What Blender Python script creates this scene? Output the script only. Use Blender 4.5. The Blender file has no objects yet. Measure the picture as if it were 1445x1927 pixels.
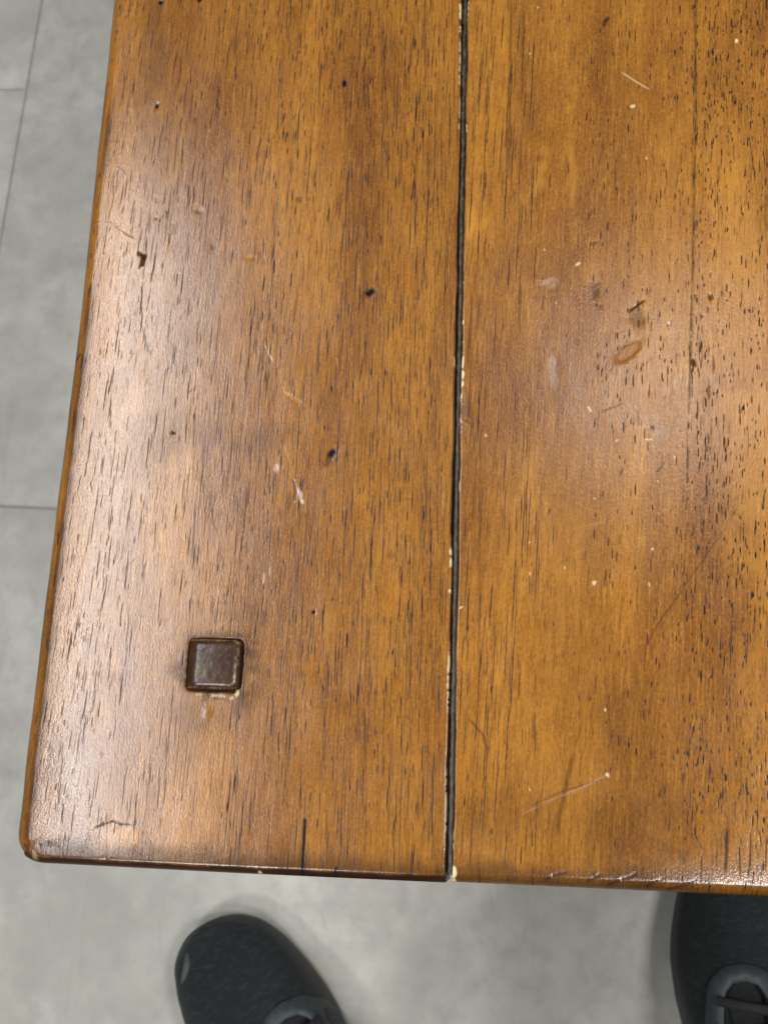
import bpy, bmesh, math, random
import numpy as np
from mathutils import Matrix, Vector

# ------------------------------------------------------------------ camera
sc = bpy.context.scene
col = sc.collection
TOP = 0.45                                   # height of the table top above the floor
CAM = np.array([0.21774606, 0.0354445, 0.91])
ROT = (0.24666798, 0.1393292, 0.03334788)
cam = bpy.data.cameras.new('camera')
cam_o = bpy.data.objects.new('camera', cam)
col.objects.link(cam_o)
cam_o.location = CAM
cam_o.rotation_euler = ROT
cam.sensor_fit = 'VERTICAL'
cam.sensor_height = 32.0
cam.lens = 32.0 * 2100.0 / 1927.0
cam.clip_start = 0.02
cam.clip_end = 50
cam.dof.use_dof = True
cam.dof.focus_distance = 0.475
cam.dof.aperture_fstop = 15.0
sc.camera = cam_o

# ------------------------------------------------------------------ world, lamps, exposure
w = bpy.data.worlds.new('World')
sc.world = w
w.use_nodes = True
bg = w.node_tree.nodes['Background']
bg.inputs[0].default_value = (1.0, 0.985, 0.95, 1)
bg.inputs[1].default_value = 0.15
sc.view_settings.view_transform = 'Standard'
sc.view_settings.look = 'None'
sc.view_settings.exposure = 0.0
sc.view_settings.gamma = 1.0


def area(name, loc, sx, sy, power, colour=(1, 0.98, 0.95), target=None):
    l = bpy.data.lights.new(name, 'AREA')
    l.shape = 'RECTANGLE'
    l.size = sx
    l.size_y = sy
    l.energy = power
    l.color = colour
    o = bpy.data.objects.new(name, l)
    col.objects.link(o)
    o.location = loc
    if target is not None:
        d = Vector(target) - Vector(loc)
        o.rotation_euler = d.to_track_quat('-Z', 'Y').to_euler()
    return o


COOL = (0.94, 0.975, 1.0)
area('ceiling_lamp', (-0.97, 0.48, 2.6), 0.17, 2.3, 43, COOL)           # long fluorescent fitting on the left
area('ceiling_lamp', (0.50, 1.00, 2.6), 0.26, 0.34, 3.2, COOL)            # small fitting ahead
area('ceiling_lamp', (-0.55, -1.30, 2.3), 0.35, 0.35, 26)               # fitting behind the viewer, left
area('ceiling_lamp', (0.80, -0.85, 2.6), 0.24, 0.24, 22)                 # small fitting behind the viewer, right
area('ceiling_lamp', (1.60, -0.05, 2.6), 0.6, 0.30, 42)                 # fitting on the right

# ------------------------------------------------------------------ small helpers
_R = np.array([[0.98975878, 0.00155928, 0.14274148],
               [0.03301859, 0.97032287, -0.2395481],
               [-0.13887884, 0.24180795, 0.9603341]])


def at(px, py, z=TOP):
    """point of the place seen at a pixel of the photograph, on the level z"""
    d = _R @ np.array([(px - 722.5) / 2100.0, -(py - 963.5) / 2100.0, -1.0])
    t = (z - CAM[2]) / d[2]
    p = CAM + t * d
    return float(p[0]), float(p[1])


def tag(o, label=None, cat=None, group=None, kind=None):
    if label: o['label'] = label
    if cat: o['category'] = cat
    if group: o['group'] = group
    if kind: o['kind'] = kind
    return o


def empty(name, loc, rz=0.0):
    o = bpy.data.objects.new(name, None)
    col.objects.link(o)
    o.location = loc
    o.rotation_euler = (0, 0, rz)
    o.empty_display_size = 0.05
    return o


def link(name, me, mat, parent=None, smooth=True):
    if mat is not None and not me.materials:
        me.materials.append(mat)
    o = bpy.data.objects.new(name, me)
    col.objects.link(o)
    if parent: o.parent = parent
    if smooth:
        me.polygons.foreach_set('use_smooth', np.ones(len(me.polygons), dtype=bool))
    return o


def grid_mesh(name, P, keep=None, close_v=False):
    """mesh from an (n, m, 3) array of points"""
    n, m = P.shape[:2]
    idx = np.arange(n * m).reshape(n, m)
    if close_v:
        idx = np.concatenate([idx, idx[:, :1]], 1)
    q = np.stack([idx[:-1, :-1], idx[1:, :-1], idx[1:, 1:], idx[:-1, 1:]], -1)
    q = q[keep] if keep is not None else q.reshape(-1, 4)
    me = bpy.data.meshes.new(name)
    me.vertices.add(n * m)
    me.vertices.foreach_set('co', P.reshape(-1).astype(np.float32))
    k = len(q)
    me.loops.add(4 * k)
    me.loops.foreach_set('vertex_index', q.reshape(-1).astype(np.int32))
    me.polygons.add(k)
    me.polygons.foreach_set('loop_start', (np.arange(k) * 4).astype(np.int32))
    me.update(calc_edges=True)
    return me


def box_mesh(name, x0, x1, y0, y1, z0, z1, bev=0.0, seg=2):
    bm = bmesh.new()
    bmesh.ops.create_cube(bm, size=1)
    for v in bm.verts:
        v.co = Vector((x0 + (v.co.x + .5) * (x1 - x0), y0 + (v.co.y + .5) * (y1 - y0), z0 + (v.co.z + .5) * (z1 - z0)))
    if bev:
        bmesh.ops.bevel(bm, geom=bm.edges[:], offset=bev, segments=seg, affect='EDGES', profile=0.5)
    me = bpy.data.meshes.new(name)
    bm.to_mesh(me)
    bm.free()
    return me


def tube_mesh(name, pts, rad, n=10, flat=1.0):
    """tube along a polyline; flat < 1 squashes it in z"""
    pts = np.array(pts, float)
    T = np.gradient(pts, axis=0)
    T /= np.linalg.norm(T, axis=1)[:, None] + 1e-12
    S = np.cross(T, [0, 0, 1.0])
    S /= np.linalg.norm(S, axis=1)[:, None] + 1e-12
    U = np.cross(S, T)
    rad = np.broadcast_to(np.array(rad, float), (len(pts),))
    a = np.linspace(0, 2 * np.pi, n, endpoint=False)
    P = pts[:, None] + rad[:, None, None] * (S[:, None] * np.cos(a)[None, :, None] + flat * U[:, None] * np.sin(a)[None, :, None])
    return grid_mesh(name, P, close_v=True)


def hash2(ix, iy, seed):
    h = (ix.astype(np.int64) * 374761393 + iy.astype(np.int64) * 668265263 + seed * 982451653) & 0x7fffffff
    h = ((h ^ (h >> 13)) * 1274126177) & 0x7fffffff
    h = h ^ (h >> 16)
    return (h & 0xffff) / 65535.0


def vnoise(x, y, seed=0):
    ix, iy = np.floor(x), np.floor(y)
    fx, fy = x - ix, y - iy
    fx = fx * fx * (3 - 2 * fx)
    fy = fy * fy * (3 - 2 * fy)
    a = hash2(ix, iy, seed); b = hash2(ix + 1, iy, seed)
    c = hash2(ix, iy + 1, seed); d = hash2(ix + 1, iy + 1, seed)
    return (a + (b - a) * fx) * (1 - fy) + (c + (d - c) * fx) * fy


def fbm(x, y, seed=0, o=3):
    s = 0; amp = 1; t = 0
    for k in range(o):
        s = s + amp * vnoise(x * 2 ** k, y * 2 ** k, seed + 17 * k)
        t += amp
        amp *= .5
    return s / t


def sstep(a, b, x):
    t = np.clip((x - a) / (b - a), 0, 1)
    return t * t * (3 - 2 * t)


# ------------------------------------------------------------------ node helpers
class N:
    def __init__(self, name):
        self.m = bpy.data.materials.new(name)
        self.m.use_nodes = True
        self.t = self.m.node_tree
        self.t.nodes.clear()
        self.out = self.t.nodes.new('ShaderNodeOutputMaterial')
        self.b = self.t.nodes.new('ShaderNodeBsdfPrincipled')
        self.t.links.new(self.b.outputs[0], self.out.inputs[0])

    def new(self, kind, **kw):
        n = self.t.nodes.new(kind)
        for k, v in kw.items(): setattr(n, k, v)
        return n

    def set(self, sock, v):
        if hasattr(v, 'node'): self.t.links.new(v, sock)
        else: sock.default_value = v

    def attr(self, name, vec=False):
        n = self.new('ShaderNodeAttribute', attribute_name=name)
        return n.outputs['Vector'] if vec else n.outputs['Fac']

    def obj(self):
        return self.new('ShaderNodeTexCoord').outputs['Object']

    def scale(self, v, s):
        n = self.new('ShaderNodeVectorMath', operation='MULTIPLY')
        self.set(n.inputs[0], v)
        n.inputs[1].default_value = s
        return n.outputs[0]

    def noise(self, v, scale=1.0, detail=2.0, rough=.5, dist=0.0):
        n = self.new('ShaderNodeTexNoise')
        self.set(n.inputs['Vector'], v)
        n.inputs['Scale'].default_value = scale
        n.inputs['Detail'].default_value = detail
        n.inputs['Roughness'].default_value = rough
        n.inputs['Distortion'].default_value = dist
        return n.outputs['Fac']

    def ramp(self, f, a, b, lo=0.0, hi=1.0):
        n = self.new('ShaderNodeMapRange')
        self.set(n.inputs[0], f)
        n.inputs[1].default_value = a; n.inputs[2].default_value = b
        n.inputs[3].default_value = lo; n.inputs[4].default_value = hi
        return n.outputs[0]

    def math(self, op, a, b=0.0):
        n = self.new('ShaderNodeMath', operation=op)
        self.set(n.inputs[0], a); self.set(n.inputs[1], b)
        return n.outputs[0]

    def mix(self, f, a, b, blend='MIX'):
        n = self.new('ShaderNodeMix', data_type='RGBA', blend_type=blend)
        self.set(n.inputs[0], f)
        self.set(n.inputs[6], a if hasattr(a, 'node') else (*a, 1))
        self.set(n.inputs[7], b if hasattr(b, 'node') else (*b, 1))
        return n.outputs[2]

    def bump(self, h, dist, strength=1.0, normal=None):
        n = self.new('ShaderNodeBump')
        n.inputs['Strength'].default_value = strength
        n.inputs['Distance'].default_value = dist
        self.set(n.inputs['Height'], h)
        if normal is not None: self.set(n.inputs['Normal'], normal)
        return n.outputs[0]

    def put(self, **kw):
        names = dict(color='Base Color', rough='Roughness', normal='Normal', metal='Metallic', coat='Coat Weight',
                     coat_rough='Coat Roughness', spec='Specular IOR Level', sheen='Sheen Weight', coat_normal='Coat Normal')
        for k, v in kw.items():
            s = self.b.inputs[names[k]]
            if k == 'color' and not hasattr(v, 'node'): v = (*v, 1)
            self.set(s, v)
        return self.m


# ------------------------------------------------------------------ materials
def wood_material():
    n = N('varnished_wood')
    fl = n.attr('flow', True)
    big = n.noise(n.scale(fl, (22, 5, 7)), 1, 3, .55, .3)
    med = n.noise(n.scale(fl, (330, 9, 31)), 1, 2, .6)
    fine = n.noise(n.scale(fl, (1050, 55, 13)), 1, 2, .6)
    hair = n.noise(n.scale(fl, (1700, 130, 3)), 1, 1, .5)
    c = n.mix(n.ramp(big, .37, .62), (.160, .054, .0070), (.345, .143, .0170))
    c = n.mix(n.ramp(med, .36, .72, 0, .38), c, (.17, .056, .006))
    c = n.mix(n.ramp(fine, .52, .76, 0, .42), c, (.56, .26, .036))
    c = n.mix(n.ramp(fine, .46, .28, 0, .42), c, (.13, .042, .006))
    c = n.mix(n.ramp(hair, .60, .72, 0, .6), c, (.075, .028, .008))
    mott = n.noise(n.scale(fl, (160, 110, 1)), 1, 4, .7)
    c = n.mix(n.ramp(mott, .42, .68, 0, .30), c, (.16, .058, .009))
    grit = n.noise(n.scale(fl, (1100, 620, 1)), 1, 3, .75)
    c = n.mix(n.ramp(grit, .50, .70, 0, .28), c, (.52, .25, .045))
    c = n.mix(n.ramp(grit, .48, .32, 0, .34), c, (.12, .042, .008))
    cl = n.noise(n.scale(fl, (120, 40, 5)), 1, 4, .65, .6)
    c = n.mix(n.ramp(cl, .50, .72, 0, .14), c, (.50, .22, .025))
    c = n.mix(n.ramp(cl, .46, .28, 0, .18), c, (.15, .050, .008))
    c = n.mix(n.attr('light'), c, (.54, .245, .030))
    c = n.mix(n.attr('stain'), c, (.027, .0105, .0055))
    c = n.mix(n.attr('ring'), c, (.20, .072, .006))
    c = n.mix(n.attr('pore'), c, (.013, .008, .009))
    c = n.mix(n.attr('ink'), c, (.008, .008, .012))
    c = n.mix(n.attr('scuff'), c, (.44, .31, .25))
    c = n.mix(n.attr('chip'), c, (.66, .53, .31))
    grime = n.noise(n.scale(fl, (60, 40, 1)), 1, 5, .65)
    ro = n.ramp(grime, .3, .7, .13, .22)
    ro = n.math('ADD', ro, n.math('MULTIPLY', n.attr('pore'), .22))
    ro = n.math('ADD', ro, n.math('MULTIPLY', n.attr('chip'), .3))
    peel = n.noise(n.scale(fl, (1250, 800, 1)), 1, 3, .65)
    nb = n.bump(fine, .00004, .6)
    nb = n.bump(peel, .00008, .9, nb)
    dull = n.math('MAXIMUM', n.attr('pore'), n.attr('ink'))
    dull = n.math('MAXIMUM', dull, n.math('MULTIPLY', n.attr('stain'), .72))
    dull = n.math('MAXIMUM', dull, n.math('MULTIPLY', n.attr('ring'), .7))
    sp = n.ramp(dull, 0, 1, .74, .04)
    return n.put(color=c, rough=ro, normal=nb, spec=sp, coat=0.0)


def tile_material():
    n = N('grey_floor_tile')
    p = n.obj()
    geo = n.new('ShaderNodeNewGeometry')
    pos = geo.outputs['Position']
    a = n.noise(pos, 9, 5, .6, .4)
    b = n.noise(pos, 45, 4, .6)
    s = n.noise(n.scale(pos, (60, 14, 1)), 1, 3, .6, 1.0)
    d = n.noise(pos, 160, 3, .7)
    c = n.mix(n.ramp(a, .34, .66), (.300, .293, .258), (.425, .416, .375))
    sp = n.noise(pos, 900, 2, .7)
    c = n.mix(n.ramp(sp, .52, .75, 0, .38), c, (.21, .20, .185))
    c = n.mix(n.ramp(b, .42, .68, 0, .7), c, (.275, .265, .243))
    c = n.mix(n.ramp(s, .60, .78, 0, .4), c, (.225, .212, .195))
    c = n.mix(n.ramp(d, .66, .76, 0, .6), c, (.17, .16, .148))
    c = n.mix(n.attr('dirt'), c, (.16, .15, .135))
    nb = n.bump(b, .0006, .3)
    return n.put(color=c, rough=.52, normal=nb)


def grout_material():
    n = N('tile_grout')
    c = n.mix(n.noise(n.obj(), 80, 3), (.18, .176, .165), (.27, .265, .247))
    return n.put(color=c, rough=.9)


def filler_material():
    n = N('black_groove_filler')
    p = n.obj()
    dust = n.noise(n.scale(p, (700, 260, 400)), 1, 3, .7)
    spk = n.noise(n.scale(p, (900, 500, 400)), 1, 2, .6)
    c = n.mix(n.ramp(dust, .42, .72), (.011, .008, .005), (.085, .066, .044))
    c = n.mix(n.ramp(spk, .70, .76), c, (.38, .36, .30))
    nb = n.bump(dust, .0003, .5)
    return n.put(color=c, rough=.42, normal=nb)


def peg_material():
    n = N('dark_peg_wood')
    p = n.obj()
    a = n.noise(p, 140, 3, .6)
    f = n.noise(n.scale(p, (900, 160, 400)), 1, 3, .6)
    sc_ = n.noise(p, 700, 3, .7)
    c = n.mix(n.ramp(a, .35, .65), (.026, .009, .004), (.050, .022, .009))
    c = n.mix(n.ramp(f, .55, .8, 0, .5), c, (.075, .042, .018))
    c = n.mix(n.attr('worn'), c, (.36, .27, .13))
    c = n.mix(n.attr('dust'), c, (.12, .085, .035))
    ro = n.ramp(sc_, .3, .8, .22, .34)
    nb = n.bump(sc_, .00003, .4)
    return n.put(color=c, rough=ro, normal=nb, spec=.42)


def under_wood_material():
    n = N('dark_stained_wood')
    p = n.obj()
    f = n.noise(n.scale(p, (300, 300, 12)), 1, 3, .6)
    c = n.mix(n.ramp(f, .3, .7), (.10, .036, .010), (.22, .085, .018))
    return n.put(color=c, rough=.45)


def knit_material():
    n = N('dark_knit_upper')
    p = n.obj()
    a = n.noise(p, 26, 4, .6)
    rows = n.noise(n.scale(p, (150, 420, 150)), 1, 2, .6, .4)
    v = n.new('ShaderNodeTexVoronoi')
    n.set(v.inputs['Vector'], n.scale(p, (190, 480, 190)))
    v.inputs['Scale'].default_value = 1
    hole = n.ramp(v.outputs['Distance'], .15, .45)
    c = n.mix(n.ramp(a, .3, .7), (.0062, .0086, .0094), (.0105, .0135, .0146))
    c = n.mix(n.ramp(rows, .48, .72, 0, .8), c, (.021, .026, .028))
    k = n.math('MULTIPLY', n.ramp(hole, 0, 1, .75, 0), n.attr('mesh_zone'))
    c = n.mix(k, c, (.008, .010, .011))
    nb = n.bump(v.outputs['Distance'], .0009, .35)
    return n.put(color=c, rough=.85, normal=nb, spec=.25, sheen=.1)


def plain(name, a, b, rough=.6, scale=120, bump=.0003):
    n = N(name)
    f = n.noise(n.obj(), scale, 4, .6)
    return n.put(color=n.mix(n.ramp(f, .3, .7), a, b), rough=rough, normal=n.bump(f, bump, .4))


M_wood = wood_material()
M_tile = tile_material()
M_grout = grout_material()
M_fill = filler_material()
M_peg = peg_material()
M_under = under_wood_material()
M_knit = knit_material()
M_stay = plain('grey_lace_stay', (.017, .024, .028), (.030, .040, .046), .55, 200)
M_lace = plain('black_lace', (.007, .007, .008), (.014, .015, .016), .8, 900, .001)
M_cloth = plain('dark_trouser_cloth', (.012, .014, .020), (.024, .027, .036), .9, 500)
M_lining = plain('black_lining', (.006, .006, .007), (.012, .013, .013), .9, 300)
M_sole = plain('dark_rubber_sole', (.018, .022, .021), (.032, .037, .035), .6, 150)
M_patch = plain('grey_reflective_patch', (.026, .031, .034), (.040, .046, .050), .6, 300)

# ------------------------------------------------------------------ floor of large tiles
FLOOR_ANG = math.radians(-2.6)
floor = link('floor', box_mesh('floor', -3.2, 3.4, -2.6, 4.2, -0.06, -0.0014), M_grout, smooth=False)
tag(floor, kind='structure')
ca, sa = math.cos(FLOOR_ANG), math.sin(FLOOR_ANG)
A0 = np.array(at(0, 462, 0.0)); H0 = np.array(at(0, 952, 0.0)); K0 = np.array(at(40, 167, 0.0))
ex = np.array([ca, sa]); ey = np.array([-sa, ca])
TS = 0.90
ux = float(A0 @ ex)                              # the long joint
vr = float(H0 @ ey)                              # cross joint right of it
vl = float(K0 @ ey)                              # cross joint left of it
FDIRT = [(at(95, 160, 0), .006, .004), (at(65, 45, 0), .012, .006), (at(125, 485, 0), .02, .01), (at(222, 1810, 0), .006, .02), (at(60, 1570, 0), .02, .012), (at(60, 760, 0), .03, .02),
         (at(715, 1700, 0), .03, .004)]


def tile_piece(x0, x1, y0, y1):
    g = 0.0006
    xs = np.concatenate([[x0 + g, x0 + g + .0004, x0 + g + .0014], np.linspace(x0, x1, 42)[1:-1], [x1 - g - .0014, x1 - g - .0004, x1 - g]])
    ys = np.concatenate([[y0 + g, y0 + g + .0004, y0 + g + .0014], np.linspace(y0, y1, 42)[1:-1], [y1 - g - .0014, y1 - g - .0004, y1 - g]])
    U, V = np.meshgrid(xs, ys, indexing='ij')
    d = np.minimum(np.minimum(U - xs[0], xs[-1] - U), np.minimum(V - ys[0], ys[-1] - V))
    Z = -0.0005 * (1 - sstep(0, .0014, d))
    Z = np.where(d < 1e-6, -0.0022, Z)
    P = np.stack([U * ex[0] + V * ey[0], U * ex[1] + V * ey[1], Z], -1)
    me = grid_mesh('tile', P)
    D = np.zeros(U.shape)
    for (c, rx, ry) in FDIRT:
        q = ((P[..., 0] - c[0]) / rx) ** 2 + ((P[..., 1] - c[1]) / ry) ** 2
        D = np.maximum(D, .3 * np.exp(-q))
    at_ = me.attributes.new('dirt', 'FLOAT', 'POINT')
    at_.data.foreach_set('value', D.reshape(-1).astype(np.float32))
    return link('tile', me, M_tile, floor)


for i in range(-3, 3):
    x0 = ux + i * TS
    v0 = vr if i % 2 == 0 else vl
    for j in range(-3, 4):
        y0 = v0 + j * TS
        if y0 > 3.2 or y0 < -2.4: continue
        tile_piece(x0, x0 + TS, y0, y0 + TS)

# ------------------------------------------------------------------ the table
table = empty('table', (0.31, 0.55, 0))
tag(table, 'worn orange brown wooden table with a square peg and a dark groove between planks', 'table')
TW, TL, TH = 0.66, 1.10, 0.030
GX = 0.18002                   # middle of the dark groove
GAP = 0.0028
JX0, JX1 = at(1308, 0), at(1298, 700)


def joint_x(y):                # thin dark growth line slanting through the inner plank
    return JX1[0] + (JX0[0] - JX1[0]) / (JX0[1] - JX1[1]) * (y - JX1[1])


rng = np.random.default_rng(7)
FX, FY = 0.345, 0.445          # the finely modelled area of the top


def cols(a, b, step, r=None):
    return np.linspace(a, b, max(2, int(round((b - a) / step)) + 1))


def axis_coords(lo, hi, fine_hi, step, r_lo, r_hi, depth):
    """grid coordinates along one direction: skirt (outside), round-over, top, round-over, skirt"""
    th = np.linspace(0, math.pi / 2, 15 if r_lo > .002 else 6)
    c = [lo - depth, lo - depth * .5] + list(lo + r_lo * (1 - np.cos(th)))
    a = lo + r_lo
    b = hi - r_hi
    if b > fine_hi:
        c += list(cols(a, fine_hi, step)[1:])
        x = fine_hi; s = step
        while x + s * 1.25 < b:
            s = min(s * 1.25, .03); x += s
            c.append(x)
        if b - c[-1] < s * .6: c[-1] = b
        else: c.append(b)
    else:
        c += list(cols(a, b, step)[1:])
    th2 = np.linspace(math.pi / 2, 0, 15 if r_hi > .002 else 6)[1:]
    c += list(hi - r_hi * (1 - np.cos(th2)))
    c += [hi + depth * .5, hi + depth]
    return np.array(c)


# pores of the wood: x, y, half length, half width, strength
def make_pores():
    out = []

    def batch(nn, x0, x1, y0, y1, lmin, lmax, wmin, wmax, smin, smax, thr=0.0, seed=1, sc_=(40, 12)):
        x = rng.uniform(x0, x1, nn); y = rng.uniform(y0, y1, nn)
        dens = fbm(x * sc_[0], y * sc_[1], seed)
        k = rng.uniform(0, 1, nn) < np.clip((dens - thr) * 2.6, 0, 1)
        x, y = x[k], y[k]
        m = len(x)
        l = lmin + (lmax - lmin) * rng.uniform(0, 1, m) ** 2.2
        out.append(np.stack([x, y, l / 2, rng.uniform(wmin, wmax, m) / 2, rng.uniform(smin, smax, m)], 1))

    # left board: long dashes everywhere, thin hairs among them
    batch(3300, .004, .176, -.001, FY, .003, .019, .00030, .00050, .45, .95, .22, 3)
    batch(5200, .002, .178, -.001, FY, .002, .012, .00022, .0004, .18, .5, .15, 5, (60, 20))
    batch(260, .125, .178, .0, FY, .015, .05, .00032, .0005, .4, .7, .1, 6)
    batch(420, .06, .178, .0, FY, .012, .055, .0003, .00045, .35, .75, .12, 7)
    batch(420, .05, .17, .2, FY, .004, .012, .0004, .0007, .55, .95, .3, 8)
    # middle board: long thin lines near the groove, light short ones further right
    batch(260, .183, .215, -.001, FY, .012, .045, .00034, .00055, .45, .8, .1, 9)
    batch(900, .185, .30, -.001, FY, .002, .010, .0003, .00055, .3, .85, .28, 11)
    batch(2400, .183, .30, -.001, FY, .002, .010, .00022, .00038, .15, .45, .15, 12)
    batch(1000, .235, .30, -.001, FY, .0018, .006, .00038, .0007, .45, .95, .25, 13, (60, 30))
    # right board: crowded short dark dots
    batch(3000, .262, FX, -.001, FY, .0016, .0058, .0004, .00075, .55, 1.0, .18, 15, (60, 24))
    batch(1000, .262, FX, -.001, FY, .004, .014, .0003, .0005, .4, .8, .2, 16)
    P = np.concatenate(out)
    # crowded dots keep to the right of the hairline, sparse ones to its left
    n_right = len(out[-1]) + len(out[-2])
    xj = joint_x(P[:, 1])
    side = np.arange(len(P)) >= len(P) - n_right
    keep = np.where(side, P[:, 0] > xj - .0005, (P[:, 0] < xj) | (rng.uniform(0, 1, len(P)) < .25))
    return P[keep]


PORES = make_pores()


class Marks:
    """wear marks drawn on the vertices of one board"""

    def __init__(self, X, Y):
        self.xs = X[:, 0]; self.ys = Y[0]
        self.X, self.Y = X, Y
        z = lambda: np.zeros(X.shape, np.float32)
        self.a = dict(pore=z(), stain=z(), ink=z(), chip=z(), scuff=z(), ring=z(), light=z())
        self.h = np.zeros(X.shape)

    def win(self, x0, x1, y0, y1):
        i0, i1 = np.searchsorted(self.xs, [x0, x1]); j0, j1 = np.searchsorted(self.ys, [y0, y1])
        return (slice(max(i0 - 1, 0), i1 + 1), slice(max(j0 - 1, 0), j1 + 1))

    def put(self, key, w, v):
        if v.size: self.a[key][w] = np.maximum(self.a[key][w], v)

    def blob(self, key, p, rx, ry, s=1.0, ang=0.0, depth=0.0, ragged=.35, seed=0, edge=.5):
        m = max(rx, ry) * 1.8
        w = self.win(p[0] - m, p[0] + m, p[1] - m, p[1] + m)
        x, y = self.X[w] - p[0], self.Y[w] - p[1]
        if not x.size: return
        c, s_ = math.cos(ang), math.sin(ang)
        u, v = (x * c + y * s_) / rx, (-x * s_ + y * c) / ry
        d = np.sqrt(u * u + v * v) + ragged * (fbm(self.X[w] / min(rx, ry) * .9, self.Y[w] / min(rx, ry) * .9, seed + 40) - .5) * 2
        f = 1 - sstep(1 - edge, 1 + edge * .6, d)
        if key: self.put(key, w, (s * f).astype(np.float32))
        self.h[w] -= depth * .45 * np.exp(-1.1 * d * d)

    def line(self, key, pts, wd, s=1.0, depth=0.0, fade=True, broken=0.0, seed=0):
        pts = [np.array(p) for p in pts]
        L = sum(np.linalg.norm(b - a) for a, b in zip(pts, pts[1:]))
        t0 = 0
        for a, b in zip(pts, pts[1:]):
            l = np.linalg.norm(b - a)
            m = wd * 3
            w = self.win(min(a[0], b[0]) - m, max(a[0], b[0]) + m, min(a[1], b[1]) - m, max(a[1], b[1]) + m)
            x, y = self.X[w] - a[0], self.Y[w] - a[1]
            if not x.size:
                t0 += l
                continue
            d = (b - a) / l
            t = x * d[0] + y * d[1]
            e = np.clip(t, 0, l)
            dist = np.sqrt((x - e * d[0]) ** 2 + (y - e * d[1]) ** 2)
            q = (t0 + e) / L
            prof = np.clip(np.minimum(q, 1 - q) * 6 + .25, 0, 1) if fade else 1.0
            if broken: prof = prof * sstep(broken - .15, broken + .15, fbm(q * L / .004, q * 0 + seed, seed))
            f = (1 - sstep(.3, 1.15, dist / wd)) * prof
            if key: self.put(key, w, (s * f).astype(np.float32))
            self.h[w] -= depth * .6 * f
            t0 += l


def px_r(r): return r * 0.000225         # photo pixels to metres on the top


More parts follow.
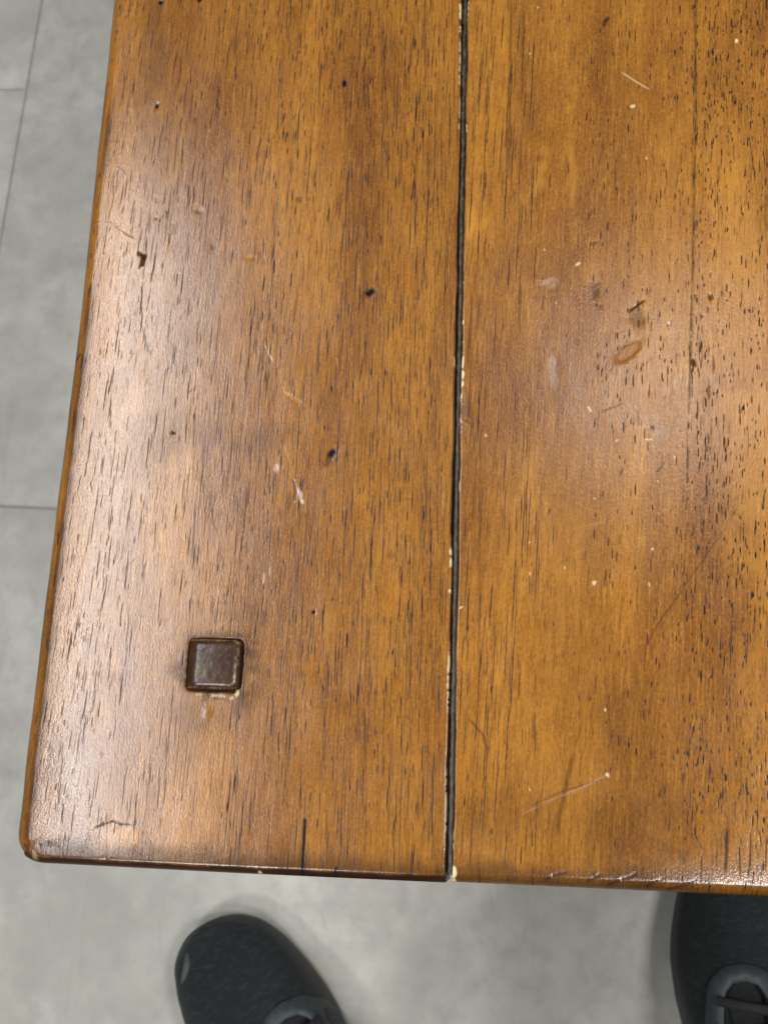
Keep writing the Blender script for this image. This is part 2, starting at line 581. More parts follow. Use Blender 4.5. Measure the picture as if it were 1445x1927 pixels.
def draw_marks(M, k):
    # pores
    warp = lambda x, y: 0.0016 * (vnoise(x * 30, y * 9, 71) - .5)
    x_lo, x_hi = M.xs[0], M.xs[-1]
    for (x, y, l, w_, s) in PORES:
        if x < x_lo or x > x_hi: continue
        w = M.win(x - w_ - .0013, x + w_ + .0013, y - l, y + l)
        X, Y = M.X[w], M.Y[w]
        if not X.size: continue
        t = (Y - y) / l
        lean = .006 * math.sin(x * 900 + y * 130) + (.0447 if k else .045 * max(0, 1 - x / .15))
        w_ = w_ * (.92 if s > .6 else .78)
        d = np.abs(X - x - lean * (Y - y) - .00007 * np.sin(Y * 500 + x * 5000)) / (w_ * (1.05 - .6 * t * t))
        f = (1 - sstep(.45, 1.35, d)) * (1 - sstep(.65, 1.0, np.abs(t)))
        M.put('pore', w, (min(1, s * 1.3) * f).astype(np.float32))
        M.h[w] -= .00002 * s * f

    A = at
    B = M.blob
    if k == 0:
        for (px, py, rx, ry, an) in [(648, 157, 5, 8, 0), (695, 551, 10, 7.5, .6), (625, 852, 9, 7, .9), (303, 4, 5, 5, 0), (376, 1, 5, 4, 0), (296, 200, 3, 6, .2),
                                     (590, 1152, 3, 3, 0), (327, 815, 3, 3, 0)]:
            B('ink', A(px, py), px_r(rx * 1.3), px_r(ry * 1.3), 1.0, an, .0006, .4, int(px))
        B('stain', A(617, 866), px_r(8), px_r(14), .6, -.4, 0, .5, 3)
        M.line('ink', [A(262, 476), A(272, 482), A(268, 497)], px_r(5), .95, .0005, False)
        B('ink', A(270, 482), px_r(6), px_r(5), .95, .3, .0004)
        M.line('ink', [A(268, 484), A(262, 505)], px_r(2.2), .8, .0002)
        # gouge with a pale torn end
        M.line('ink', [A(551, 902), A(556, 925), A(552, 946)], px_r(4), .6, .0003)
        B('scuff', A(564, 930), px_r(5), px_r(14), .9, .3, -.00015, .5, 5)
        B('chip', A(569, 944), px_r(3), px_r(5), .7, .2)
        B('scuff', A(519, 881), px_r(6), px_r(9), .55, 0, .0002, .5, 8)
        B('stain', A(545, 945), px_r(7), px_r(25), .35, 0)
        # reddish brown spots
        for (px, py, r, s) in [(563, 376, 8, .55), (372, 398, 6, .3), (315, 399, 4, .5), (402, 464, 8, .4), (492, 480, 9, .35), (294, 411, 4, .7), (735, 1045, 8, .35), (1, 1, 1, 0)]:
            B('stain', A(px, py), px_r(r), px_r(r * 1.1), s, .3, .00015, .7, int(px))
        B('scuff', A(379, 395), px_r(6), px_r(7), .5, 0, .0003, .4, 2)
        B('light', A(470, 483), px_r(16), px_r(6), .25, 0, .0003, .6, 2)
        # scratches
        M.line('scuff', [A(497, 648), A(514, 682)], px_r(1.6), .7, .0001)
        M.line('light', [A(530, 737), A(568, 760)], px_r(5), .3, .0001)
        M.line('light', [A(636, 690), A(633, 672)], px_r(1.5), .8)
        M.line('light', [A(534, 838), A(547, 872)], px_r(1.5), .7)
        M.line('chip', [A(497, 1072), A(496, 1098)], px_r(1.6), .55, 0, True, .4)
        M.line('chip', [A(509, 1066), A(507, 1083)], px_r(1.5), .4)
        M.line('ink', [A(175, 415), A(205, 415), A(220, 427), A(250, 447)], px_r(1.3), .65, .0001, True)
        M.line('ink', [A(224, 312), A(240, 330)], px_r(1.3), .6)
        M.line('ink', [A(222, 318), A(219, 345), A(218, 362)], px_r(1.8), .6)
        M.line('ink', [A(232, 436), A(252, 447)], px_r(1.8), .7, .0001)
        M.line('stain', [A(262, 600), A(268, 617), A(281, 668)], px_r(1.5), .7)
        M.line('stain', [A(255, 660), A(241, 683)], px_r(1.5), .7)
        M.line('stain', [A(372, 725), A(355, 740)], px_r(1.5), .7)
        M.line('stain', [A(230, 792), A(245, 808)], px_r(1.5), .6)
        M.line('stain', [A(262, 1047), A(232, 1068)], px_r(1.5), .5)
        M.line('stain', [A(392, 918), A(402, 985), A(412, 1010)], px_r(2), .6)
        M.line('ink', [A(178, 1560), A(195, 1551), A(214, 1546), A(230, 1551), A(254, 1552)], px_r(2.2), .75, .00025)
        M.line('ink', [A(170, 1580), A(166, 1570), A(168, 1558)], px_r(1.5), .5)
        B('light', A(231, 1575), px_r(34), px_r(18), .3, 0, -.00015, .5, 12)
        # checks running in from the front edge
        M.line('ink', [A(574, 1543), A(571, 1600), A(567, 1660)], px_r(4.2), .95, .00003, False)
        M.line('ink', [A(632, 1632), A(632, 1662)], px_r(3.8), .9, .00003, False)
        M.line('stain', [A(474, 1500), A(470, 1570)], px_r(2.6), .7, .00002)
        # nicks along the left edge
        M.line('ink', [A(150, 664), A(138, 680), A(124, 704)], px_r(3.2), .85, .0006, False)
        M.line('ink', [A(120, 803), A(117, 812)], px_r(3), .7, .0004)
        B('chip', A(171, 328), px_r(2.5), px_r(4), .9)
        B('chip', A(75, 1611), px_r(6), px_r(7), .25, 0, .0001, .6, 3)
        B('ink', A(75, 1613), px_r(5), px_r(5), .3, 0, .0001, .6, 3)
        B('chip', A(487, 1641), px_r(3.5), px_r(3.5), .6, 0)
        B('stain', A(96, 1590), px_r(16), px_r(9), .85, 0, .0003, .7, 4)
        B('stain', A(200, 1622), px_r(20), px_r(7), .8, .2, .0003, .7, 9)
        # soft purple brown patch round the peg and above it
        B('stain', A(372, 1345), px_r(60), px_r(45), .38, 0, 0, .7, 21, .9)
        B('stain', A(352, 1400), px_r(50), px_r(55), .25, 0, 0, .8, 23, .9)
        B('stain', A(320, 820), px_r(90), px_r(50), .22, 0, 0, .8, 26, .9)
        B('stain', A(470, 1190), px_r(30), px_r(40), .22, 0, 0, .8, 27, .9)
        B('stain', A(500, 830), px_r(60), px_r(30), .25, .2, 0, .8, 29, .9)
        B('stain', A(285, 110), px_r(30), px_r(210), .34, 0, 0, .6, 31, .9)
        B('stain', A(300, 330), px_r(30), px_r(150), .2, 0, 0, .6, 33, .9)
    if k == 1:
        B('ink', A(1140, 38), px_r(6), px_r(11), .85, -.7, .0005, .4, 3)
        B('ink', A(1136, 46), px_r(4), px_r(5), .7, 0, .0003)
        M.line('ink', [A(1183, 586), A(1196, 576), A(1213, 565)], px_r(3), .9, .0004)
        B('stain', A(1200, 600), px_r(15), px_r(27), .5, .2, .0004, .5, 5, .6)
        rp = A(1180, 664)
        rw = M.win(rp[0] - .012, rp[0] + .012, rp[1] - .012, rp[1] + .012)
        ru = ((M.X[rw] - rp[0]) * math.cos(.66) + (M.Y[rw] - rp[1]) * math.sin(.66)) / px_r(33)
        rv = (-(M.X[rw] - rp[0]) * math.sin(.66) + (M.Y[rw] - rp[1]) * math.cos(.66)) / px_r(14)
        rd = np.sqrt(ru * ru + rv * rv) + .45 * (fbm(M.X[rw] * 500, M.Y[rw] * 700, 6) - .5)
        M.put('ring', rw, np.maximum(np.exp(-((rd - .85) / .32) ** 2) * sstep(.2, .5, fbm(M.X[rw] * 300, M.Y[rw] * 300, 8) + .12), .5 * (rd < .85)).astype(np.float32))
        M.h[rw] -= .00012 * (1 - sstep(.5, 1.1, rd))
        B('stain', A(1177, 681), px_r(6), px_r(4), .5)
        for (px, py, rx, ry, s, sd) in [(1042, 688, 10, 26, .6, 2), (1048, 715, 11, 18, .35, 4), (1030, 532, 17, 9, .6, 5), (1040, 540, 12, 6, .5, 6), (1241, 808, 10, 12, .5, 7), (1226, 790, 26, 20, .2, 8)]:
            B('scuff', A(px, py), px_r(rx), px_r(ry), s * .5, .1, .0002, .7, sd, .9)
        B('ink', A(1047, 683), px_r(7), px_r(12), .4, 0, .0002, .6, 3)
        B('stain', A(1121, 547), px_r(8), px_r(20), .6, 0, .0002, .7, 12)
        B('stain', A(1128, 577), px_r(5), px_r(6), .55, 0, .0001, .7, 13)
        B('stain', A(1118, 457), px_r(7), px_r(4), .5, 0, .0001, .7, 14)
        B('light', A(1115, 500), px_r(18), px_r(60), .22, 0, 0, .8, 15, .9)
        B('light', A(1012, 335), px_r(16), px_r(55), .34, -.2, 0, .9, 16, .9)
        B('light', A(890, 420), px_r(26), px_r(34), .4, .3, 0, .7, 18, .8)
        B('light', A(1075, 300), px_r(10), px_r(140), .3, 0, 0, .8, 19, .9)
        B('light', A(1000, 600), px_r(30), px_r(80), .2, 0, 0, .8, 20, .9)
        B('stain', A(878, 773), px_r(13), px_r(24), .5, .1, .0006, .5, 21)
        M.line('ink', [A(866, 787), A(885, 797)], px_r(2), .5, .0002)
        for (px, py, rx, ry) in [(1189, 200, 8, 5), (1385, 77, 3.5, 4.5), (1087, 497, 7, 5), (1258, 607, 3.5, 5), (1160, 829, 5, 2.6), (1227, 1033, 4.5, 4), (1118, 1097, 5, 5),
                                 (914, 819, 2.2, 4), (1012, 14, 2.2, 4), (868, 1143, 5, 3), (997, 101, 3, 3), (1215, 297, 2.2, 4), (1138, 1336, 2.2, 5), (996, 1020, 2, 2.5), (1119, 938, 2.5, 3),
                                 (1221, 1100, 1.8, 7), (1142, 1458, 4, 6), (1062, 1068, 1.8, 3), (1046, 570, 1.8, 3), (1024, 470, 1.8, 4), (1269, 860, 1.8, 4), (996, 1485, 1.5, 5), (997, 1080, 1.5, 5), (1237, 905, 1.5, 3)]:
            B('chip', A(px, py), px_r(rx * .8), px_r(ry * .72), .72, .4, .0001, .7, int(px + py), .6)
        B('stain', A(1183, 203), px_r(4), px_r(5), .5)
        M.line('chip', [A(1169, 136), A(1190, 150), A(1222, 169)], px_r(1.6), .6)
        M.line('chip', [A(1105, 765), A(1113, 775)], px_r(2.2), .8)
        M.line('chip', [A(1212, 826), A(1228, 828)], px_r(1.8), .7)
        M.line('scuff', [A(982, 1533), A(1040, 1504), A(1100, 1480), A(1148, 1455)], px_r(1.5), .38, .0002, True, .3, 4)
        M.line('stain', [A(990, 1520), A(1060, 1488), A(1135, 1466)], px_r(1.8), .5)
        M.line('light', [A(1060, 1003), A(1100, 990), A(1160, 978)], px_r(2.2), .25)
        M.line('light', [A(1068, 1045), A(1105, 1032)], px_r(3), .2)
        M.line('stain', [A(1367, 990), A(1300, 1085), A(1240, 1170), A(1215, 1215), A(1210, 1265)], px_r(2.6), .36, .00003, True, .25, 3)
        M.line('stain', [A(1130, 776), A(1175, 758)], px_r(3), .5)
        M.line('stain', [A(1234, 890), A(1250, 870)], px_r(2.5), .7)
        M.line('stain', [A(1080, 1410), A(1066, 1470), A(1052, 1540), A(1048, 1580)], px_r(6), .5, 0, True)
        M.line('stain', [A(1090, 1300), A(1095, 1360), A(1080, 1410)], px_r(4), .35)
        M.line('stain', [A(880, 1350), A(910, 1385), A(915, 1410)], px_r(2.5), .6)
        M.line('stain', [A(1193, 1575), A(1200, 1540), A(1235, 1500), A(1255, 1470)], px_r(4), .3)
        # dark flakes along the front edge
        for pts in [[(1020, 1660), (1040, 1648), (1070, 1640)], [(1100, 1662), (1130, 1645)], [(1140, 1668), (1170, 1655), (1200, 1643)], [(1215, 1668), (1235, 1660), (1246, 1654)],
                    [(1250, 1676), (1290, 1667), (1312, 1655)]]:
            M.line('ink', [A(*p) for p in pts], px_r(3.2), .55, .00012, True, .25, 6)
        M.line('ink', [A(1319, 1612), A(1318, 1660)], px_r(2.0), .7, .00005, False)
        B('stain', A(1060, 950), px_r(15), px_r(40), .18, 0, 0, .8, 40, .9)
        B('stain', A(1100, 1250), px_r(90), px_r(160), .2, .3, 0, .8, 41, .9)
        B('stain', A(960, 1530), px_r(100), px_r(60), .25, 0, 0, .8, 42, .9)
        B('stain', A(1180, 1560), px_r(90), px_r(60), .3, 0, 0, .8, 43, .9)
        # brown streaks beside the groove
        for (x_, y0, y1, s) in [(962, -10, 340, .45), (1230, 250, 520, .2), (985, 0, 160, .25), (905, 900, 1300, .25)]:
            M.line('stain', [A(x_, y0), A(x_ - 3, (y0 + y1) / 2), A(x_ - 5, y1)], px_r(3), s)
        for (px, py, rx, ry) in [(1303, 682, 6, 10), (1340, 98, 3, 6), (1335, 560, 3, 7)]:
            B('ink', A(px, py), px_r(rx), px_r(ry), .85, .2, .0004, .4, int(px))
        B('chip', A(1385, 77), px_r(3.5), px_r(4.5), .95, 0, 0, .3, 5)
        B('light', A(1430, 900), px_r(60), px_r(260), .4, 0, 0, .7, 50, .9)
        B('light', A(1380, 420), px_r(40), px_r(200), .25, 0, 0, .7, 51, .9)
        M.line('ink', [A(1308, -30), A(1308, 250), A(1303, 480), A(1298, 700), A(1293, 880), A(1291, 960)], px_r(1.9), .55, .00006, False, .36, 9)
        M.line('stain', [A(1309, -30), A(1304, 480), A(1297, 750)], px_r(5), .3, 0, False)
        for pts, wd in [([(1367, 1555), (1366, 1600), (1364, 1645)], 4.5), ([(1390, 1590), (1392, 1650)], 2.4), ([(1411, 1565), (1410, 1640)], 2.4), ([(1427, 1560), (1432, 1595)], 2.4), ([(1441, 1570), (1440, 1640)], 2)]:
            M.line('ink', [A(*p) for p in pts], px_r(wd * .8), .75, .00005, True)
        B('stain', A(1360, 1280), px_r(30), px_r(120), .08, 0, 0, .7, 52, .9)


def build_plank(x0, x1, k, r_left, r_right, fine_from=-1.0, edge_left=False, edge_right=False):
    """one board of the top, as a fine skin with rounded edges and sides"""
    D = TH - .006
    step = .00027
    if k <= 2:
        U = axis_coords(x0, x1, FX, step, r_left, r_right, D)
        V = axis_coords(0.0, TL, FY, .00055, .0038 if k == 0 else .0044, .004, D)
    else:
        U = axis_coords(x0, x1, x0 + .01, .004, r_left, r_right, D)
        V = axis_coords(0.0, TL, .02, .004, .005, .004, D)
    SU, SV = np.meshgrid(U, V, indexing='ij')
    X = np.clip(SU, x0, x1)
    Y = np.clip(SV, 0, TL)
    skirt = np.maximum(np.maximum(x0 - SU, SU - x1), np.maximum(-SV, SV - TL)).clip(0)
    dl, dr, df, db = X - x0, x1 - X, Y, TL - Y
    M = Marks(np.broadcast_to(U[:, None], SU.shape), np.broadcast_to(V[None], SU.shape))
    if k <= 2: draw_marks(M, k)

    # wandering line of the worn edges
    wob = .0010 * (fbm(Y * 70, Y * 0 + k, 3, 4) - .5)

    def roundover(d, r):
        q = np.clip((r - d) / r, 0, 1)
        return r - np.sqrt(np.maximum(r * r - (q * r) ** 2, 0))
    z = np.zeros(SU.shape)
    hl, hr = roundover(dl, r_left), roundover(dr, r_right)
    rf = .0038 if k == 0 else .0044
    hf, hb = roundover(df, rf), roundover(db, .004)
    z -= np.minimum(np.sqrt(hl ** 2 + hf ** 2 + hr ** 2 + hb ** 2), .0066)
    # gentle fall of the worn top towards the outer edges
    if edge_left: z -= .0013 * np.clip(1 - dl / .042, 0, 1) ** 2
    if edge_right: z -= .0013 * np.clip(1 - dr / .042, 0, 1) ** 2
    fr = .014 + .010 * sstep(.24, .31, X)
    z -= (.0007 + .0010 * sstep(.24, .31, X)) * np.clip(1 - df / fr, 0, 1) ** 2
    if k <= 2:
        z += .00022 * (fbm(X * 28, Y * 12, 61 + k, 3) - .5)
        z += .00005 * (fbm(X * 160, Y * 60, 67 + k, 2) - .5)
        flat = sstep(0, .004, np.minimum(dl, df))
        z += M.h * (.25 + .75 * flat)
    z = z - skirt
    # ragged worn front and groove edges
    px_ = X.copy(); py_ = Y.copy()
    if edge_left:
        R = .0125
        a, b = R - dl, R - df
        m = np.maximum(a, b)
        n_ = np.sqrt(np.maximum(a, 0) ** 2 + np.maximum(b, 0) ** 2) + 1e-12
        kk = (a > 0) & (b > 0)
        px_ = np.where(kk, x0 + R - np.maximum(a, 0) * m / n_, px_)
        py_ = np.where(kk, R - np.maximum(b, 0) * m / n_, py_)
        bow = -.0004 * sstep(.012, .1, X)
        py_ = py_ + bow * (1 - sstep(0, .03, df))
        px_ = px_ - .0036 * (1 - sstep(0, .30, Y)) * (1 - sstep(0, .03, dl))
        px_ = px_ + .0009 * (fbm(Y * 45, Y * 0, 5) - .5) * (1 - sstep(0, .012, dl))
    if edge_right:
        px_ = px_ + 0
    if k in (0, 1):
        d_g = dr if k == 0 else dl
        sg = 1 if k == 0 else -1
        px_ = px_ + sg * wob * (1 - sstep(0, .002, d_g))
    P = np.stack([px_ - .31, py_ - .55, z + TOP], -1)

    # pigments that belong to the wood: burnished edges, chipped arris
    a_ = M.a
    n1 = fbm(X * 140, Y * 140, 81, 4); n2 = fbm(X * 18, Y * 18, 83, 3)
    fs = 1 - sstep(.0030, .0130, df + .006 * (n1 - .5) + .004 * (n2 - .5))
    st = fs * (.95 - .45 * sstep(.24, .30, X)) * (.72 if k == 0 else .7)
    st = np.maximum(st, (1 - sstep(.0018, .0048, df + .003 * (n1 - .5))) * (1 - .35 * sstep(.25, .3, X)) * (1 if k == 0 else .72))
    st = np.where(skirt > 0, np.maximum(st, .5 + .4 * n1), st)
    if edge_left:
        band = np.exp(-((dl - .0062 - .002 * (n2 - .5)) / .0022) ** 2)
        st = np.maximum(st, (.72 * sstep(.33, .58, n2 + .3 * (.28 - Y) / .28)) * band * (.6 + .7 * n1))
        low = np.exp(-(dl / .0032) ** 2)
        st = np.maximum(st, (.45 + .5 * sstep(.3, .6, fbm(Y * 45, X * 200, 85))) * low)
        a_['light'] = np.maximum(a_['light'], (.15 * np.exp(-((dl - .0026) / .0014) ** 2) * sstep(.2, .5, n1) * (skirt <= 0)).astype(np.float32))
    if k in (0, 1):
        dg = dr if k == 0 else dl
        ed = 1 - sstep(.0004, .0013, dg + .0006 * (n1 - .5))
        st = np.maximum(st, .55 * ed * sstep(.3, .55, fbm(Y * 30, Y * 0 + 3 * k, 91)))
        # pale chips along the groove, placed as in the photograph
        runs = ([(862, 5, 62, .9, 1.3), (862, 70, 170, .55, 1.0), (861, 180, 250, .4, .8), (843, 1028, 1068, .9, 1.2), (842, 1108, 1124, .9, 1.5), (840, 1225, 1345, .8, .9), (838, 1440, 1580, .5, .7), (850, 670, 690, .5, .8)]
                if k == 0 else
                [(880, 0, 40, .6, .8), (878, 232, 248, .9, .9), (874, 505, 535, .6, .7), (872, 602, 614, 1, 1.1), (870, 634, 645, .9, 1.0), (870, 660, 738, 1, 1.5), (868, 740, 756, .9, 1.1), (866, 785, 815, .9, 1.0),
                 (862, 900, 925, .5, .7), (850, 1628, 1662, 1, 2.0), (851, 1560, 1600, .4, .7)])
        for (px, ya, yb, s, wd) in runs:
            y1_, y0_ = at(px, ya)[1], at(px, yb)[1]
            ym = np.clip((Y - y0_) / (y1_ - y0_), -1, 2)
            along = sstep(-.02, .12, ym) * (1 - sstep(.88, 1.02, ym))
            rag = fbm(Y / .0016, Y * 0 + k + px, 95, 2)
            wid = .00075 * wd * (.35 + 1.1 * rag)
            f = along * (1 - sstep(wid * .75, wid * 1.15, dg)) * (skirt < .0012)
            a_['chip'] = np.maximum(a_['chip'], (s * f * sstep(.28, .42, rag)).astype(np.float32))
    if k == 0:
        # recess of the square peg
        c = np.array(PEG_C)
        u = (X - c[0]) * math.cos(PEG_A) + (Y - c[1]) * math.sin(PEG_A)
        v = -(X - c[0]) * math.sin(PEG_A) + (Y - c[1]) * math.cos(PEG_A)
        rag = .0011 * (fbm(X * 420, Y * 420, 101, 3) - .5)
        qx = np.maximum(-u - PEG_W / 2 - .0007, u - PEG_W / 2 - .0003)
        qy = np.maximum(-v - PEG_H / 2 - .0006, v - PEG_H / 2 - .0003)
        q = np.hypot(np.maximum(qx + .003, 0), np.maximum(qy + .003, 0)) - .003 + np.minimum(np.maximum(qx, qy) + .003, 0) + rag
        pit = 1 - sstep(-.0007, .0006, q)
        P[..., 2] -= .0015 * pit
        near = np.exp(-np.clip(q, 0, 1) / .0026) * (.55 + .7 * n1)
        near = np.maximum(near, .8 * np.exp(-(np.clip(q, 0, 1) / .009) ** 2) * sstep(.42, .7, n1 + .12 * (-v / .02)))
        st = np.maximum(st, np.clip(near, 0, .85))
        a_['ink'] = np.maximum(a_['ink'], (.6 * pit).astype(np.float32))
        # torn pale splinters under the peg
        for (px, py, rx, ry, s) in [(410, 1309, 15, 3.4, .42), (375, 1307, 6, 2.2, .3), (446, 1304, 4, 8, .6), (437, 1314, 4, 3, .4)]:
            cx, cy = at(px, py)
            e = ((X - cx) / px_r(rx)) ** 2 + ((Y - cy) / px_r(ry)) ** 2 + 2.2 * (fbm(X * 1300, Y * 1300, 105, 2) - .5)
            f = 1 - sstep(.5, 1.1, e)
            a_['chip'] = np.maximum(a_['chip'], (s * f).astype(np.float32))
            a_['ink'] = a_['ink'] * (1 - .8 * f).astype(np.float32)
            P[..., 2] += .0008 * f * pit
        # small blister below it
        cx, cy = at(390, 1342)
        e = ((X - cx) / .0022) ** 2 + ((Y - cy) / .0026) ** 2
        P[..., 2] += .00015 * np.exp(-e * 1.5)
    a_['stain'] = np.maximum(a_['stain'], st.astype(np.float32))
    if k <= 2:
        a_['chip'] *= 1
    me = grid_mesh('plank', P)
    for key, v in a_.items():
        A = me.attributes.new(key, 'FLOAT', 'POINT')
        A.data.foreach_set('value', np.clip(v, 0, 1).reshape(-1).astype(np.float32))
    u = X - (.0447 * Y if k else .045 * np.clip(1 - X / .15, 0, 1) * Y) + .0016 * (vnoise(X * 30, Y * 9, 71) - .5) + .004 * (vnoise(X * 9, Y * 3.2, 73) - .5)
    F = np.stack([u + k * 1.37, Y + z * .5, np.full(SU.shape, k * .77)], -1)
    A = me.attributes.new('flow', 'FLOAT_VECTOR', 'POINT')
    A.data.foreach_set('vector', F.reshape(-1).astype(np.float32))
    o = link('plank', me, M_wood, table)
    return o


PEG_C = tuple(np.mean([at(358, 1204, TOP + .002), at(455, 1204, TOP + .002), at(448, 1297, TOP + .002), at(352, 1294, TOP + .002)], 0))
PEG_W, PEG_H, PEG_A = .0228, .0212, math.radians(-.5)

pl0 = build_plank(0.0, GX - GAP / 2, 0, .0066, .0009, edge_left=True)
pl0['label'] = 'outer plank with a rounded corner and a dark square peg'
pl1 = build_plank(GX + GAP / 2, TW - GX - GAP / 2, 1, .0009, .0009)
pl1['label'] = 'inner plank right of the dark groove, specked with pale chips'
pl3 = build_plank(TW - GX + GAP / 2, TW, 3, .0009, .005)


# dark bead lying in the groove
def groove_filler(gx):
    ys = np.concatenate([np.linspace(.0026, FY, 420), np.linspace(FY + .02, TL - .003, 30)])
    rad = .0016 + .0003 * (fbm(ys * 220, ys * 0 + 1, 111) - .5)
    x = gx + .00035 + .0004 * (fbm(ys * 25, ys * 0 + 2, 113) - .5)
    pts = np.stack([x - .31, ys - .55, np.full(len(ys), TOP - .0036)], 1)
    return link('groove_filler', tube_mesh('groove_filler', pts, rad, 14), M_fill, table)


for gx in (GX, TW - GX):
    groove_filler(gx)
    link('groove_backing', box_mesh('groove_backing', gx - .012 - .31, gx + .012 - .31, .0032 - .55, TL - .004 - .55, TOP - .027, TOP - .0246), M_lining, table, False)
    link('groove_tongue', box_mesh('groove_tongue', gx - .0017 - .31, gx + .0017 - .31, .0034 - .55, TL - .004 - .55, TOP - .0244, TOP - .0046), M_lining, table, False)


# square peg, a pillow with worn arrises
def make_peg():
    n = 64
    th = np.linspace(-1, 1, n)
    U, V = np.meshgrid(th, th, indexing='ij')
    r = .34
    # rounder on the right hand corners
    m = np.maximum(np.abs(U), np.abs(V))
    e = 1 - m
    rr = np.where(U > 0, .30, .10)
    R_ = 1 - rr
    au, av = np.clip(np.abs(U) - R_, 0, None), np.clip(np.abs(V) - R_, 0, None)
    mm = np.maximum(au, av); nn = np.sqrt(au ** 2 + av ** 2) + 1e-9
    k = (au > 0) & (av > 0)
    Uu = np.where(k, np.sign(U) * (R_ + au * mm / nn), U)
    Vv = np.where(k, np.sign(V) * (R_ + av * mm / nn), V)
    edge = np.clip(1 - e / r, 0, 1)
    z = .0040 - .0022 * (1 - np.sqrt(np.clip(1 - edge ** 2, 0, 1)))
    z -= .0004 * (Uu ** 2 + 1.2 * Vv ** 2)
    z -= .0012 * np.clip((-Uu - .58) / .42, 0, 1) ** 1.6
    z += .00012 * (fbm(U * 6, V * 6, 121) - .5)
    # sides
    P = np.stack([Uu * PEG_W / 2, Vv * PEG_H / 2, z], -1)
    pad = np.pad(P, ((1, 1), (1, 1), (0, 0)), mode='edge')
    for sl in ((0, slice(None)), (-1, slice(None)), (slice(None), 0), (slice(None), -1)):
        pad[sl + (2,)] = -.006
    me = grid_mesh('peg', pad)
    U2, V2 = np.pad(U, 1, mode='edge'), np.pad(V, 1, mode='edge')
    nz = fbm(U2 * 12 + 9, V2 * 12, 123)
    ar = lambda d, w_: np.exp(-(d / w_) ** 2)
    worn = .6 * ar(1 - V2 - .05, .03) * sstep(.36, .56, nz + .08) + .3 * ar(1 - U2 - .08, .04) * sstep(.45, .65, nz) * (V2 > -.2) + .35 * ar(1 + V2 - .05, .03) * sstep(.4, .62, nz)
    worn = np.maximum(worn, .5 * ar(np.hypot(U2 - .93, V2 - .93), .12))
    worn = np.maximum(worn, 1.0 * ar(np.hypot(U2 - .12, V2 - .96), .05))
    dust = .4 * ar(np.hypot(U2 + .35, V2 + .25), .33)
    for key, v in (('worn', worn), ('dust', dust)):
        A = me.attributes.new(key, 'FLOAT', 'POINT')
        A.data.foreach_set('value', np.clip(v, 0, 1).reshape(-1).astype(np.float32))
    o = link('peg', me, M_peg, table)
    o.location = (PEG_C[0] - .3103, PEG_C[1] - .55, TOP - .0004)
    o.rotation_euler = (math.radians(-1.2), math.radians(1.0), PEG_A)
    o['label'] = 'dark brown square peg with a shiny left edge'
    return o


make_peg()

# legs and rails under the top
for lx in (.075, TW - .075):
    for ly in (.085, TL - .085):
        me = box_mesh('leg', lx - .03 - .31, lx + .03 - .31, ly - .03 - .55, ly + .03 - .55, 0.0, TOP - .0302, .004)
        link('leg', me, M_under, table, False)
for ly in (.085, TL - .085):
    link('rail', box_mesh('rail', .1052 - .31, TW - .1052 - .31, ly - .011 - .55, ly + .011 - .55, TOP - .095, TOP - .0302, .002), M_under, table, False)
for lx in (.075, TW - .075):
    link('rail', box_mesh('rail', lx - .011 - .31, lx + .011 - .31, .1152 - .55, TL - .1152 - .55, TOP - .095, TOP - .0302, .002), M_under, table, False)

# ------------------------------------------------------------------ shoes
SL = .295
_a = np.array([0, .0007, .003, .006, .010, .018, .036, .058, .080, .100, .125, .155, .19, .23, .262, .282, .291, .2945, .295])
_l = np.array([.020, .030, .038, .043, .0485, .0560, .0612, .0635, .0625, .060, .055, .050, .046, .043, .039, .029, .017, .007, 0])
_m = np.array([-.020, -.010, -.0015, .0055, .0120, .0205, .0300, .0370, .0425, .0450, .0435, .038, .033, .032, .031, .025, .015, .006, 0])
_ha = np.array([0, .012, .03, .06, .085, .11, .15, .19, .23, .27, .295])
_h = np.array([.030, .040, .048, .055, .062, .071, .086, .092, .084, .080, .078])


def smooth_interp(x, xa, ya):
    xs = np.linspace(0, SL, 1200)
    y = np.interp(xs, xa, ya)
    return np.interp(x, xs, y)


def outline(a):
    lo, me_ = np.zeros_like(a), np.zeros_like(a)
    for d in np.linspace(-.006, .006, 7):
        s = np.clip(np.minimum(a, SL - a) / .012, 0, 1)
        aa = np.clip(a + d * s, 0, SL)
        lo += np.interp(aa, _a, _l) / 7
        me_ += np.interp(aa, _a, _m) / 7
    return lo, me_


def height(a):
    h = np.zeros_like(a)
    for d in np.linspace(-.02, .02, 9):
        h += np.interp(np.clip(a + d, 0, SL), _ha, _h) / 9
    return h


def centre(a):                     # ridge of the shoe, moved to the inner side as on a foot
    return np.interp(a, [0, .012, .04, .10, .16, .295], [-.020, -.016, -.008, .004, .002, .0])


Z0 = .020


def top_z(a, b):
    lo, md = outline(np.atleast_1d(a))
    c = centre(np.atleast_1d(a))
    half = np.where(b > c, md - c, lo + c)
    q = np.clip(np.abs(b - c) / (half + 1e-6), 0, 1)
    return Z0 + (height(np.atleast_1d(a)) - Z0) * (1 - q ** 2.4) ** (1 / 2.2)


